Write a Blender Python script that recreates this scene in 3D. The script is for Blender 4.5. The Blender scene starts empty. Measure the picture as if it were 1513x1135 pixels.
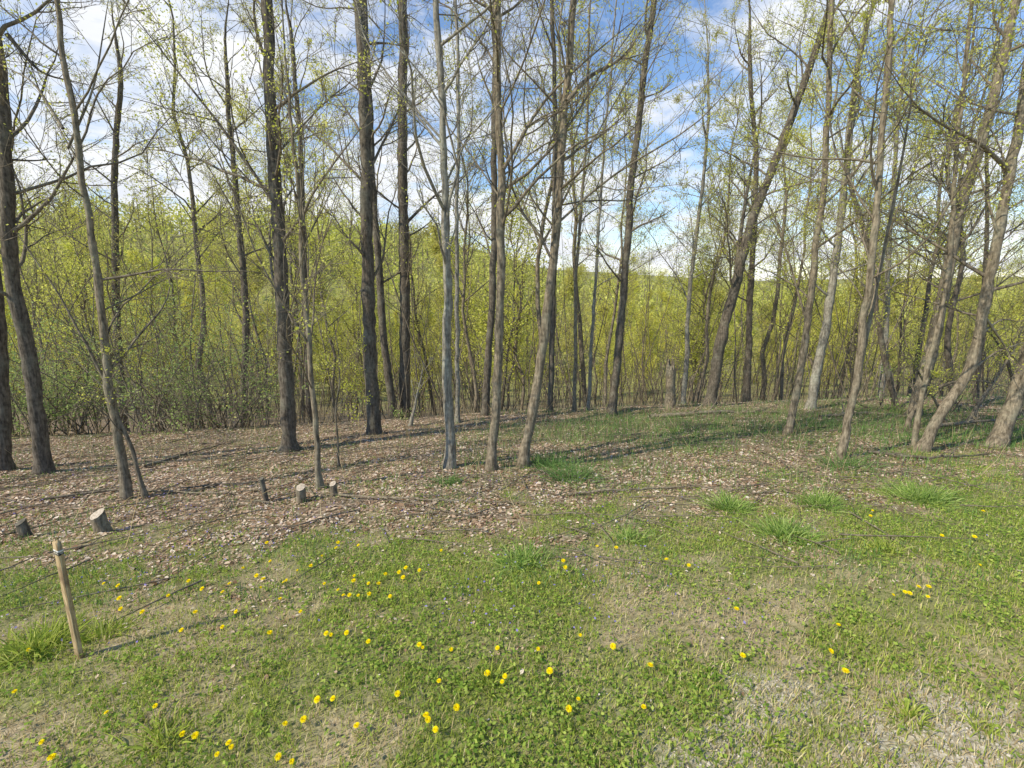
import bpy, math, numpy as np
from mathutils import Vector
rng=np.random.default_rng(7)
SC=bpy.context.scene; COL=SC.collection
TH=math.radians(11.55); F=720.0; CAMZ=1.6
# ---------------------------------------------------------------- noise / terrain
LAT=rng.random((256,256))
def vn(x,y):
    xi=np.floor(x).astype(int); yi=np.floor(y).astype(int); fx=x-xi; fy=y-yi
    fx=fx*fx*(3-2*fx); fy=fy*fy*(3-2*fy)
    a=LAT[xi%256,yi%256]; b=LAT[(xi+1)%256,yi%256]; c=LAT[xi%256,(yi+1)%256]; d=LAT[(xi+1)%256,(yi+1)%256]
    return (a*(1-fx)+b*fx)*(1-fy)+(c*(1-fx)+d*fx)*fy
def fbm(x,y,o=4):
    s=0;a=.5;t=0
    for k in range(o):
        s=s+a*vn(x*2**k+17.3*k,y*2**k+9.1*k); t+=a; a*=.5
    return s/t
def crest(x): return np.clip(np.where(x<0,10+.28*x,10+.1*x),7.2,13)
def sstep(a,b,t):
    t=np.clip((t-a)/(b-a),0,1); return t*t*(3-2*t)
def H(x,y):
    x=np.asarray(x,float); y=np.asarray(y,float)
    yc=crest(x); yy=np.minimum(y,yc)
    u=np.maximum(yy-1.5,0)
    z=-.15*u*u/(u+.25)+.32*np.tanh(x/10)
    d=np.maximum(y-yc,0); d=d*d/(d+2)
    z=z-12*(1-np.exp(-d/35))
    R=16-14.5*np.tanh((x+10)/42)
    z=z+R*sstep(50,160,y)+15*sstep(170,420,y)*(1+.5*np.sin(x/90+1))
    z=z+.10*(fbm(x*.7+40,y*.7+40,3)-.5)*np.clip(y-1,0,1)+.035*(fbm(x*4+9,y*4+3,3)-.5)
    z=z+2.5*(fbm(x*.03+5,y*.03+5,3)-.5)*sstep(20,60,y)
    return z
def sig(t): return 1/(1+np.exp(-np.clip(t,-30,30)))
def z_grass(x,y):
    yb=3.35+np.where(x<0,.13*x,.30*x); yb=np.clip(yb,2.4,5.4)
    n=fbm(x*1.6+3,y*1.6+8,4); n2=fbm(x*5+13,y*5+28,3)
    return sig((yb-y)/.32+(n-.5)*9+(n2-.5)*6)
def z_back(x,y):
    n=fbm(x*.9+30,y*.9+2,4)
    return sig((y-5.3)/.4)*sig((crest(x)+1-y)/.5)*sig((x+.2)/.6)*sig((n-.46)*16)
def z_gravel(x,y):
    n=fbm(x*3+1,y*3+6,4)
    return .85*sig((1.44+.06*x-y)/.08+(n-.5)*18)*sig((x-.45)/.15)
def z_dry(x,y):
    n=fbm(x*1.3+70,y*1.3+20,4); n2=fbm(x*4+7,y*4+2,3)
    return np.clip(sig((n-.58)*16+(n2-.5)*12)+.6*sig((x-.6)/.3)*sig((1.85+.1*x-y)/.15),0,1)
def ray(px,py):
    cx=(px-756.5)/F; cy=-(py-567.5)/F
    return np.array([cx,math.cos(TH)+cy*math.sin(TH),-math.sin(TH)+cy*math.cos(TH)])
def at(px,py,Y):
    d=ray(px,py); t=Y/d[1]; p=d*t; p[2]+=CAMZ; return p,t
def ground(px,py):
    d=ray(px,py); t=np.linspace(.8,40,8000)
    X=d[0]*t; Y=d[1]*t; Z=CAMZ+d[2]*t; g=H(X,Y)
    k=int(np.argmax(Z<g)) or 3000
    return np.array([X[k],Y[k],float(g[k])]),t[k]
# ---------------------------------------------------------------- geometry helpers
class Geo:
    def __init__(s): s.V=[];s.F={3:[],4:[]};s.n=0
    def add(s,V,Fc):
        V=np.asarray(V,float).reshape(-1,3); Fc=np.asarray(Fc,int)
        s.V.append(V); s.F[Fc.shape[1]].append(Fc+s.n); s.n+=len(V)
    def addm(s,V,Fs):
        V=np.asarray(V,float).reshape(-1,3); s.V.append(V)
        for f in Fs: f=np.asarray(f,int); s.F[f.shape[1]].append(f+s.n)
        s.n+=len(V)
    def mesh(s,name,mat,org=None,smooth=False):
        V=np.concatenate(s.V) if s.V else np.zeros((0,3))
        if org is not None: V=V-np.asarray(org)
        me=bpy.data.meshes.new(name)
        q=np.concatenate(s.F[4]) if s.F[4] else np.zeros((0,4),int)
        t=np.concatenate(s.F[3]) if s.F[3] else np.zeros((0,3),int)
        me.vertices.add(len(V)); me.vertices.foreach_set('co',V.astype(np.float32).ravel())
        L=np.concatenate([q.ravel(),t.ravel()]).astype(np.int32)
        me.loops.add(len(L)); me.loops.foreach_set('vertex_index',L)
        st=np.concatenate([np.arange(len(q))*4,len(q)*4+np.arange(len(t))*3]).astype(np.int32)
        me.polygons.add(len(st)); me.polygons.foreach_set('loop_start',st)
        if smooth: me.polygons.foreach_set('use_smooth',np.ones(len(st),bool))
        me.materials.append(mat); me.update(calc_edges=True); me.validate()
        return me
def link(name,me,parent=None,loc=None):
    o=bpy.data.objects.new(name,me); COL.objects.link(o)
    if parent is not None: o.parent=parent
    if loc is not None: o.location=[float(v) for v in loc]
    return o
def tag(o,label=None,cat=None,group=None,kind=None):
    if label:o['label']=label
    if cat:o['category']=cat
    if group:o['group']=group
    if kind:o['kind']=kind
    return o
def nrm(v): return v/np.maximum(np.linalg.norm(v,axis=-1,keepdims=True),1e-9)
def tubes(g,P,R,sides=3):
    P=np.asarray(P,float); N,K,_=P.shape
    T=nrm(np.gradient(P,axis=1)); m=nrm(P[:,-1]-P[:,0])
    ref=np.where((np.abs(m[:,2])>.75)[:,None],np.array([[0,1.,0]]),np.array([[0,0,1.]]))
    U=nrm(np.cross(T,ref[:,None,:])); W=np.cross(U,T)
    a=np.arange(sides)*2*math.pi/sides
    ring=P[:,:,None,:]+R[:,:,None,None]*(np.cos(a)[None,None,:,None]*W[:,:,None,:]+np.sin(a)[None,None,:,None]*U[:,:,None,:])
    idx=np.arange(N*K*sides).reshape(N,K,sides); j=np.roll(idx,-1,axis=2)
    f=np.stack([idx[:,:-1],idx[:,1:],j[:,1:],j[:,:-1]],-1).reshape(-1,4)
    p=ring.reshape(-1,3); q=f[0]; c=p[q].mean(0); nn=np.cross(p[q[1]]-p[q[0]],p[q[2]]-p[q[0]]); ctr=(P[0,0]+P[0,1])/2
    if nn@(c-ctr)<0: f=f[:,::-1]
    g.add(p,f)
def grow(S,D,L,K,up,wob):
    N=len(S); P=np.zeros((N,K,3)); P[:,0]=S; d=nrm(D); st=(L/(K-1))[:,None]
    for k in range(1,K):
        d=nrm(d+wob*rng.normal(size=(N,3))+np.array([0,0,up])); P[:,k]=P[:,k-1]+d*st
    return P
def kids(P,R,n,t0,t1,ang):
    N,K,_=P.shape; pi=np.repeat(np.arange(N),n); t=rng.uniform(t0,t1,len(pi))*(K-1)
    k=np.minimum(t.astype(int),K-2); f=(t-k)[:,None]
    S=P[pi,k]*(1-f)+P[pi,k+1]*f; T=nrm(P[pi,k+1]-P[pi,k]); r=R[pi,k]*(1-f[:,0])+R[pi,k+1]*f[:,0]
    q=nrm(np.cross(T,rng.normal(size=T.shape))); a=ang*rng.uniform(.7,1.3,len(pi))[:,None]
    return S,T*np.cos(a)+q*np.sin(a),r,t/(K-1),pi
def taper(r0,r1,K): 
    s=np.linspace(0,1,K)[None,:]; return r0[:,None]*(1-s)+r1*s
def leaves(g,C,s,flat=0.):
    N=len(C); a=rng.normal(size=(N,3)); a[:,2]*=(1-flat); a=nrm(a); b=rng.normal(size=(N,3)); b[:,2]*=(1-flat)
    b=nrm(b-a*(a*b).sum(1,keepdims=True)); s=np.asarray(s)[:,None]
    V=np.stack([C-a*s*.5,C+b*s*.32,C+a*s*.5,C-b*s*.32],1)
    g.add(V,np.arange(N*4).reshape(N,4))
# ---------------------------------------------------------------- materials
def newmat(name):
    m=bpy.data.materials.new(name); m.use_nodes=True; nt=m.node_tree; nt.nodes.clear(); return m,nt
def N(nt,t,**k):
    n=nt.nodes.new(t)
    for a,b in k.items(): setattr(n,a,b)
    return n
def ramp(nt,src,stops):
    r=N(nt,'ShaderNodeValToRGB'); e=r.color_ramp.elements
    while len(e)<len(stops): e.new(.5)
    for i,(p,c) in enumerate(stops): e[i].position=p; e[i].color=(*c,1)
    nt.links.new(src,r.inputs[0]); return r.outputs[0]
def noise(nt,scale,detail=4,vec=None,rough=.55,dist=0):
    n=N(nt,'ShaderNodeTexNoise'); n.inputs['Scale'].default_value=scale; n.inputs['Detail'].default_value=detail
    n.inputs['Roughness'].default_value=rough; n.inputs['Distortion'].default_value=dist
    if vec is not None: nt.links.new(vec,n.inputs['Vector'])
    return n.outputs['Fac']
def mix(nt,f,a,b,mode='MIX'):
    m=N(nt,'ShaderNodeMixRGB',blend_type=mode)
    for i,v in zip((0,1,2),(f,a,b)):
        if isinstance(v,(int,float)): m.inputs[i].default_value=v
        elif isinstance(v,tuple): m.inputs[i].default_value=(*v,1)
        else: nt.links.new(v,m.inputs[i])
    return m.outputs[0]
def finish(nt,col,rough=.9,bump=None,bs=.3,bd=.01,trans=0):
    o=N(nt,'ShaderNodeOutputMaterial')
    if trans:
        d=N(nt,'ShaderNodeBsdfDiffuse'); t=N(nt,'ShaderNodeBsdfTranslucent'); mx=N(nt,'ShaderNodeMixShader'); mx.inputs[0].default_value=trans
        for s in (d,t): nt.links.new(col,s.inputs[0])
        nt.links.new(d.outputs[0],mx.inputs[1]); nt.links.new(t.outputs[0],mx.inputs[2]); nt.links.new(mx.outputs[0],o.inputs[0]); return
    b=N(nt,'ShaderNodeBsdfPrincipled'); b.inputs['Roughness'].default_value=rough; b.inputs['Specular IOR Level'].default_value=.2
    nt.links.new(col,b.inputs['Base Color'])
    if bump is not None:
        bp=N(nt,'ShaderNodeBump'); bp.inputs['Strength'].default_value=bs; bp.inputs['Distance'].default_value=bd
        nt.links.new(bump,bp.inputs['Height']); nt.links.new(bp.outputs[0],b.inputs['Normal'])
    nt.links.new(b.outputs[0],o.inputs[0])
def bark(name,dark,lite,lichen,la=.5):
    m,nt=newmat(name); g=N(nt,'ShaderNodeNewGeometry'); mp=N(nt,'ShaderNodeMapping'); mp.inputs['Scale'].default_value=(1,1,.18)
    nt.links.new(g.outputs['Position'],mp.inputs[0])
    n1=noise(nt,42,5,mp.outputs[0],.65,.4); n2=noise(nt,3.5,5,g.outputs['Position'],.6); n3=noise(nt,22,4,g.outputs['Position'],.6)
    c=ramp(nt,n1,[(.34,dark),(.62,lite)])
    k=ramp(nt,n2,[(.5,(0,0,0)),(.68,(la,la,la))]); c=mix(nt,k,c,lichen)
    k3=ramp(nt,n3,[(.35,(.7,.7,.7)),(.65,(1.2,1.2,1.2))]); c=mix(nt,1.,c,k3,'MULTIPLY')
    finish(nt,c,.92,n1,.7,.012); return m
def leafmat(name,stops,trans=.45,big=None,bscale=.3):
    m,nt=newmat(name); g=N(nt,'ShaderNodeNewGeometry')
    c=ramp(nt,g.outputs['Random Per Island'],stops)
    if big:
        n=noise(nt,bscale,3,g.outputs['Position']); c=mix(nt,ramp(nt,n,[(.5,(0,0,0)),(.66,(1,1,1))]),c,ramp(nt,g.outputs['Random Per Island'],big))
    finish(nt,c,trans=trans); return m
B_DARK=bark('bark_dark',(.055,.045,.033),(.19,.16,.12),(.24,.235,.175))
B_GREY=bark('bark_grey',(.12,.105,.08),(.37,.34,.27),(.42,.42,.33),.6)
B_TAN=bark('bark_tan',(.09,.073,.048),(.32,.265,.185),(.32,.31,.22))
B_TWIG=bark('bark_twig',(.09,.074,.052),(.27,.225,.16),(.26,.255,.17),.4)
L_YEL=leafmat('leaf_spring',[(0,(.50,.53,.07)),(.5,(.68,.70,.12)),(1,(.84,.82,.25))],.5)
L_MID=leafmat('leaf_mid',[(0,(.58,.57,.09)),(.5,(.78,.75,.15)),(1,(.90,.85,.28))],.5)  # lightened leaf tints, with the pale haze of the mid woods painted in
L_OLV=leafmat('leaf_olive',[(0,(.46,.45,.11)),(.5,(.64,.61,.17)),(1,(.76,.71,.27))],.5)
L_SHR=leafmat('leaf_shrub',[(0,(.22,.32,.09)),(.5,(.36,.47,.14)),(1,(.55,.62,.25))],.5)
L_FAR=leafmat('leaf_far',[(0,(.46,.48,.10)),(.5,(.66,.67,.15)),(1,(.78,.76,.24))],.45,[(0,(.38,.36,.18)),(.6,(.54,.51,.22)),(1,(.64,.60,.28))],.09)  # distance haze is put into the colour: lighter, less saturated far leaves
G_MAT=leafmat('grass_blades',[(0,(.18,.26,.045)),(.35,(.33,.42,.065)),(.7,(.50,.57,.11)),(1,(.67,.67,.21))],.45)
G_DRY=leafmat('dry_straw',[(0,(.36,.27,.14)),(.5,(.62,.50,.27)),(1,(.85,.74,.45))],.35)
G_WEED=leafmat('weed_leaf',[(0,(.14,.25,.04)),(.5,(.30,.42,.07)),(1,(.52,.60,.14))],.4)
G_DARK=leafmat('onion_grass',[(0,(.10,.20,.06)),(.5,(.18,.31,.085)),(1,(.31,.44,.15))],.4)
G_TUFT=leafmat('tuft_blades',[(0,(.17,.29,.06)),(.5,(.33,.47,.11)),(1,(.56,.66,.23))],.45)
LIT=leafmat('leaf_litter',[(0,(.20,.12,.07)),(.25,(.40,.265,.165)),(.6,(.62,.46,.32)),(.85,(.78,.64,.48)),(1,(.88,.79,.66))],.2)
VIO=leafmat('violet_petals',[(0,(.26,.20,.55)),(1,(.48,.40,.78))],.3)
YEL=leafmat('dandelion_yellow',[(0,(.88,.66,.0)),(1,(.96,.82,.02))],.2)
STEMG=leafmat('stem_green',[(0,(.16,.2,.06)),(1,(.22,.24,.09))],.2)
m,nt=newmat('gravel'); g_=N(nt,'ShaderNodeNewGeometry'); finish(nt,mix(nt,.35,ramp(nt,g_.outputs['Random Per Island'],[(0,(.20,.18,.145)),(.5,(.47,.425,.35)),(1,(.76,.71,.62))]),ramp(nt,noise(nt,200,3,g_.outputs['Position']),[(.3,(.2,.19,.17)),(.7,(.72,.68,.60))])),.9); GRAV=m
m,nt=newmat('stake_wood'); g_=N(nt,'ShaderNodeNewGeometry'); mp=N(nt,'ShaderNodeMapping'); mp.inputs['Scale'].default_value=(1,1,.06); nt.links.new(g_.outputs['Position'],mp.inputs[0])
n1=noise(nt,160,4,mp.outputs[0],.6,.6); n2=noise(nt,9,3,g_.outputs['Position'])
finish(nt,mix(nt,ramp(nt,n2,[(.5,(0,0,0)),(.66,(.75,.75,.75))]),ramp(nt,n1,[(.3,(.20,.13,.06)),(.5,(.45,.33,.18)),(.75,(.60,.48,.29))]),(.17,.11,.07)),.8,n1,.5,.004); WOOD=m
m,nt=newmat('cut_wood'); g_=N(nt,'ShaderNodeNewGeometry'); n1=noise(nt,60,4,g_.outputs['Position']); finish(nt,ramp(nt,n1,[(.3,(.32,.26,.18)),(.7,(.64,.55,.43))]),.85,n1,.3,.004); CUT=m
m,nt=newmat('dark_ink'); g_=N(nt,'ShaderNodeNewGeometry'); finish(nt,ramp(nt,noise(nt,90,3,g_.outputs['Position']),[(.42,(.03,.032,.045)),(.56,(.40,.36,.28))]),.7); INK=m
m,nt=newmat('white_paint'); g_=N(nt,'ShaderNodeNewGeometry'); finish(nt,ramp(nt,noise(nt,90,3,g_.outputs['Position']),[(.35,(.45,.42,.36)),(.6,(.72,.70,.66))]),.7); WHT=m
# ground material
m,nt=newmat('ground'); at_=N(nt,'ShaderNodeVertexColor'); at_.layer_name='zone'; sp=N(nt,'ShaderNodeSeparateColor'); nt.links.new(at_.outputs[0],sp.inputs[0])
g_=N(nt,'ShaderNodeNewGeometry'); pos=g_.outputs['Position']
fine=noise(nt,55,6,pos,.7); mid=noise(nt,9,5,pos,.65); vor=N(nt,'ShaderNodeTexVoronoi'); vor.inputs['Scale'].default_value=30; nt.links.new(pos,vor.inputs[0])
vc=N(nt,'ShaderNodeSeparateColor'); nt.links.new(vor.outputs['Color'],vc.inputs[0])
lit=ramp(nt,vc.outputs[0],[(0,(.12,.08,.048)),(.45,(.27,.19,.12)),(.8,(.46,.35,.24)),(1,(.60,.49,.35))])
lit=mix(nt,1.,lit,ramp(nt,fine,[(.3,(.45,.45,.45)),(.7,(1.15,1.15,1.15))]),'MULTIPLY')
gra=ramp(nt,fine,[(.3,(.08,.085,.03)),(.5,(.20,.22,.07)),(.7,(.40,.36,.16))])
dry=ramp(nt,fine,[(.3,(.24,.18,.11)),(.7,(.58,.48,.31))])
vg=N(nt,'ShaderNodeTexVoronoi'); vg.inputs['Scale'].default_value=95; nt.links.new(pos,vg.inputs[0]); vs=N(nt,'ShaderNodeSeparateColor'); nt.links.new(vg.outputs['Color'],vs.inputs[0])
grv=ramp(nt,vs.outputs[0],[(0,(.24,.21,.155)),(.6,(.50,.45,.35)),(1,(.70,.65,.54))])
c=mix(nt,sp.outputs[0],lit,gra); 
c=mix(nt,mix(nt,1.,sp.outputs[2],ramp(nt,mid,[(.35,(.4,.4,.4)),(.6,(1,1,1))]),'MULTIPLY'),c,dry); c=mix(nt,sp.outputs[1],c,grv)
at2=N(nt,'ShaderNodeVertexColor'); at2.layer_name='undergrowth'
und=ramp(nt,noise(nt,.6,6,pos,.7),[(.35,(.15,.14,.06)),(.5,(.27,.27,.09)),(.68,(.40,.41,.12))])
c=mix(nt,at2.outputs[0],c,und)
finish(nt,c,.95,fine,.6,.01); GMAT=m
# ---------------------------------------------------------------- ground
def axis(lo,hi,n,s,c=0):
    a=math.asinh((lo-c)/s); b=math.asinh((hi-c)/s); return c+s*np.sinh(np.linspace(a,b,n))
xs=axis(-900,900,520,2.2); ys=axis(-60,1400,560,1.8,2.5)
X,Y=np.meshgrid(xs,ys); Z=H(X,Y)
g=Geo(); idx=np.arange(X.size).reshape(X.shape)
g.add(np.stack([X,Y,Z],-1).reshape(-1,3),np.stack([idx[:-1,:-1],idx[:-1,1:],idx[1:,1:],idx[1:,:-1]],-1).reshape(-1,4))
me=g.mesh('ground',GMAT,smooth=True)
ca=me.color_attributes.new('zone','FLOAT_COLOR','POINT')
zc=np.stack([np.maximum(z_grass(X,Y),.6*z_back(X,Y)),z_gravel(X,Y),z_dry(X,Y)*z_grass(X,Y),np.ones_like(X)],-1).astype(np.float32)
ca.data.foreach_set('color',zc.ravel())
ca=me.color_attributes.new('undergrowth','FLOAT_COLOR','POINT'); u_=.9*sstep(22,50,Y)
ca.data.foreach_set('color',np.stack([u_,u_,u_,np.ones_like(X)],-1).astype(np.float32).ravel())
tag(link('ground',me),kind='structure')
# ---------------------------------------------------------------- ground cover (stuff)
def samp(n,y0,y1,p=1.0,marg=1.3,k=1.12):
    u=rng.random(n); e=2-p-0.0
    y=(y0**e+u*(y1**e-y0**e))**(1/e); x=rng.uniform(-1,1,n)*(k*y+marg); return x,y
def keep(x,y,w):
    k=rng.random(len(x))<w; return x[k],y[k]
def blades(g,x,y,h,w,lean=.5):
    n=len(x); z=H(x,y)-.004; a=rng.uniform(0,2*math.pi,n); dx,dy=np.cos(a),np.sin(a); l=rng.uniform(.1,1,n)*lean
    sx,sy=-dy*w*.5,dx*w*.5
    B=np.stack([x,y,z],-1); S=np.stack([sx,sy,0*sx],-1); D=np.stack([dx*l*h,dy*l*h,h*np.sqrt(np.maximum(1-(l*.8)**2,.05))],-1)
    M=B+D*np.array([.42,.42,.62]); T=B+D*np.array([1,1,1.0])
    V=np.stack([B-S,B+S,M+S*.8,M-S*.8,T],1); i=(np.arange(n)*5)[:,None]
    g.addm(V,[i+np.array([[0,1,2,3]]),i+np.array([[3,2,4]])])
def patch(x,y): return .38+.95*sig((fbm(x*2.6+11,y*2.6+4,3)-.48)*18)
# fresh grass
g=Geo(); x,y=samp(420000,1.05,8,1.25); w=z_grass(x,y)*patch(x,y)*(1-.6*z_gravel(x,y))*(1-.6*z_dry(x,y)); x,y=keep(x,y,w)
blades(g,x,y,rng.uniform(.016,.045,len(x))*(.7+.6*fbm(x*2,y*2,2)),rng.uniform(.0022,.0045,len(x)),1.1)
tag(link('grass',g.mesh('grass',G_MAT)),'short fresh green lawn grass in the foreground','grass',kind='stuff')
# straw
g=Geo(); x,y=samp(200000,1.05,8,1.25); w=z_grass(x,y)*(.16+.6*z_dry(x,y)+.5*z_gravel(x,y))+.05; x,y=keep(x,y,w)
blades(g,x,y,rng.uniform(.016,.05,len(x)),rng.uniform(.002,.004,len(x)),1.25)
tag(link('dead_grass',g.mesh('dead_grass',G_DRY)),'dry straw coloured dead grass mixed into the lawn','dead grass',kind='stuff')
# weeds: small ovate leaves
g=Geo(); x,y=samp(58000,1.05,10,1.2); w=np.maximum(z_grass(x,y)*(.28+sig((fbm(x*2+50,y*2+50,3)-.48)*18)),.32*(fbm(x*2.2,y*2.2+70,3)>.48))*(1-.65*z_dry(x,y))*(1-.65*z_gravel(x,y)); x,y=keep(x,y,w)
n=5; x=np.repeat(x,n)+rng.normal(0,.016,len(x)*n); y=np.repeat(y,n)+rng.normal(0,.016,len(y)*n)
leaves(g,np.stack([x,y,H(x,y)+rng.uniform(.006,.032,len(x))],-1),rng.uniform(.009,.023,len(x)),.6)
tag(link('clover_weeds',g.mesh('weeds',G_WEED)),'low broad-leaved clover and weeds through the lawn','weeds',kind='stuff')
# leaf litter
g=Geo(); x,y=samp(260000,1.6,15,.9,2.0,1.2); zg=z_grass(x,y); w=np.clip((1-zg)+.012,0,1)*(1-.6*z_back(x,y))*(.3+.95*sig((fbm(x*1.7+5,y*1.7+33,4)-.46)*16)); k_=rng.random(len(x))<w; x,y,zg=x[k_],y[k_],zg[k_]
n=len(x); a=rng.uniform(0,6.283,n); s=rng.uniform(.018,.045,n)*np.where(rng.random(n)<.1*(y>3.3),1.5,1)*(1-.4*zg); z=H(x,y)+rng.uniform(.001,.014,n)
C=np.stack([x,y,z],-1); A=nrm(np.stack([np.cos(a),np.sin(a),rng.normal(0,.22,n)],-1))*s[:,None]*.5
B=nrm(np.stack([-np.sin(a),np.cos(a),rng.normal(0,.22,n)],-1))*s[:,None]*.33*rng.uniform(.5,1.1,(n,1)); cu=np.zeros((n,3)); cu[:,2]=s*rng.uniform(-.1,.24,n)
V=np.stack([C-A,C-A*.2-B+cu,C+A*.55-B*.8+cu*.7,C+A,C+A*.5+B*.85+cu*.8,C-A*.25+B+cu],1); i=(np.arange(n)*6)[:,None]
g.addm(V,[i+np.array([[0,1,2,3]]),i+np.array([[0,3,4,5]])])
tag(link('leaf_litter',g.mesh('litter',LIT)),'carpet of dry brown fallen leaves under the trees','fallen leaves',kind='stuff')
# back grass
g=Geo(); x,y=samp(125000,4.5,13,.6,1,1.1); w=z_back(x,y)*.78; x,y=keep(x,y,w)
blades(g,x,y,rng.uniform(.04,.15,len(x)),rng.uniform(.004,.008,len(x)),.7)
x,y=samp(62000,2.4,10,.8,1,1.1); x,y=keep(x,y,.17+.9*sig((fbm(x*1.5+90,y*1.5,3)-.56)*26)); blades(g,x,y,rng.uniform(.02,.08,len(x)),rng.uniform(.003,.006,len(x)),.9)
tag(link('woodland_grass',g.mesh('woodland_grass',G_DARK)),'darker green wild grass growing between the tree trunks','wild grass',kind='stuff')
# violets
g=Geo(); x,y=samp(6000,2.0,6,1,1); x,y=keep(x,y,sig((fbm(x*1.2+25,y*1.2+61,3)-.50)*25)*sig((1-x)/.6)*.6)
leaves(g,np.stack([x,y,H(x,y)+.035],-1),rng.uniform(.010,.018,len(x)),.5)
tag(link('violets',g.mesh('violets',VIO)),'tiny purple violets scattered at the edge of the leaf litter','small flowers',kind='stuff')
# gravel
g=Geo(); x,y=samp(70000,1.0,2.6,1.2); x,y=keep(x,y,z_gravel(x,y)*.65); n=len(x); s=rng.uniform(.0025,.0075,n)
oc=np.array([[1,0,0],[-1,0,0],[0,1,0],[0,-1,0],[0,0,.6],[0,0,-.6]],float)
V=np.stack([x,y,H(x,y)+s*.2],-1)[:,None,:]+oc[None]*s[:,None,None]*rng.uniform(.6,1.3,(n,6,1))+rng.normal(0,.25,(n,6,3))*s[:,None,None]
ff=np.array([[0,2,4],[2,1,4],[1,3,4],[3,0,4],[2,0,5],[1,2,5],[3,1,5],[0,3,5]]); g.add(V,((np.arange(n)*6)[:,None,None]+ff[None]).reshape(-1,3))
tag(link('gravel',g.mesh('gravel',GRAV)),'pale grey gravel showing through at the bottom right','gravel',kind='stuff')
# dry stalks and fallen twigs
g=Geo(); x,y=samp(1500,3.2,12,.4,1.5); x,y=keep(x,y,(1-z_grass(x,y)*.9)*(.4+.6*(y>6))); n=len(x)
S=np.stack([x,y,H(x,y)-.01],-1); D=rng.normal(0,.35,(n,3)); D[:,2]=1; P=grow(S,D,rng.uniform(.1,.6,n),5,0,.12); tubes(g,P,taper(rng.uniform(.002,.0045,n),.001,5),3)
tag(link('dry_stalks',g.mesh('stalks',G_DRY)),'thin pale dead stalks sticking up from the leaf litter','dead stalks',kind='stuff')
g=Geo(); x,y=samp(2600,2.6,12,.5,1.5); x,y=keep(x,y,1-z_grass(x,y)*.93); n=len(x)
S=np.stack([x,y,H(x,y)+.03],-1); D=rng.normal(0,1,(n,3)); D[:,2]*=.08; P=grow(S,D,rng.uniform(.15,1.1,n),6,0,.12); P[:,:,2]=H(P[:,:,0],P[:,:,1])+.02+.02*rng.random((n,1)); tubes(g,P,taper(rng.uniform(.003,.008,n),.0015,6),4)
tag(link('fallen_twigs',g.mesh('twigs',B_TWIG)),'small fallen twigs lying on the leaf litter','twigs',kind='stuff')
# ---------------------------------------------------------------- hero trees
WS=.74
def smooth_poly(P,K):
    P=np.asarray(P,float); s=np.r_[0,np.cumsum(np.linalg.norm(np.diff(P,axis=0),axis=1))]
    Q=np.stack([np.interp(np.linspace(0,s[-1],K),s,P[:,i]) for i in range(3)],-1)
    for _ in range(max(2,K//14)):
        Q[1:-1]=(Q[:-2]+2*Q[1:-1]+Q[2:])/4
    return Q
def limb_mesh(S,D,L,r,leaf,prim=None,dens=1.):
    g=Geo(); lv=[]
    P=prim if prim is not None else grow(S[None],D[None],np.array([L]),9,.06,.15)
    K=P.shape[1]; R=taper(np.array([r]),.003,K); tubes(g,P,R,6)
    n1=max(4,int(L*3.8*dens)); S2,D2,r2,t2,_=kids(P,R,n1,.15,1,.75); L2=L*.45*(1.15-t2*.7)*rng.uniform(.6,1.2,len(t2))
    P2=grow(S2,D2,L2,6,.07,.15); R2=taper(np.maximum(r2*.55,.0035),.002,6); tubes(g,P2,R2,4)
    S3,D3,r3,t3,pi=kids(P2,R2,6,.2,1,.7); L3=L2[pi]*.42*rng.uniform(.5,1.2,len(pi))
    P3=grow(S3,D3,L3,4,.06,.16); R3=taper(np.maximum(r3*.6,.0022),.0015,4); tubes(g,P3,R3,3)
    S4,D4,r4,t4,pj=kids(P3,R3,2,.3,1,.7); P4=grow(S4,D4,L3[pj]*.5,3,.05,.15); tubes(g,P4,taper(np.full(len(pj),.0018),.0012,3),3)
    if leaf>0:
        T=np.concatenate([P4.reshape(-1,3),P3[:,1:].reshape(-1,3)]); T=np.repeat(T,2,axis=0); k=rng.random(len(T))<leaf*.65; T=T[k]
        T=T+rng.normal(0,.025,T.shape); lv.append(T)
    return g,lv
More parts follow.
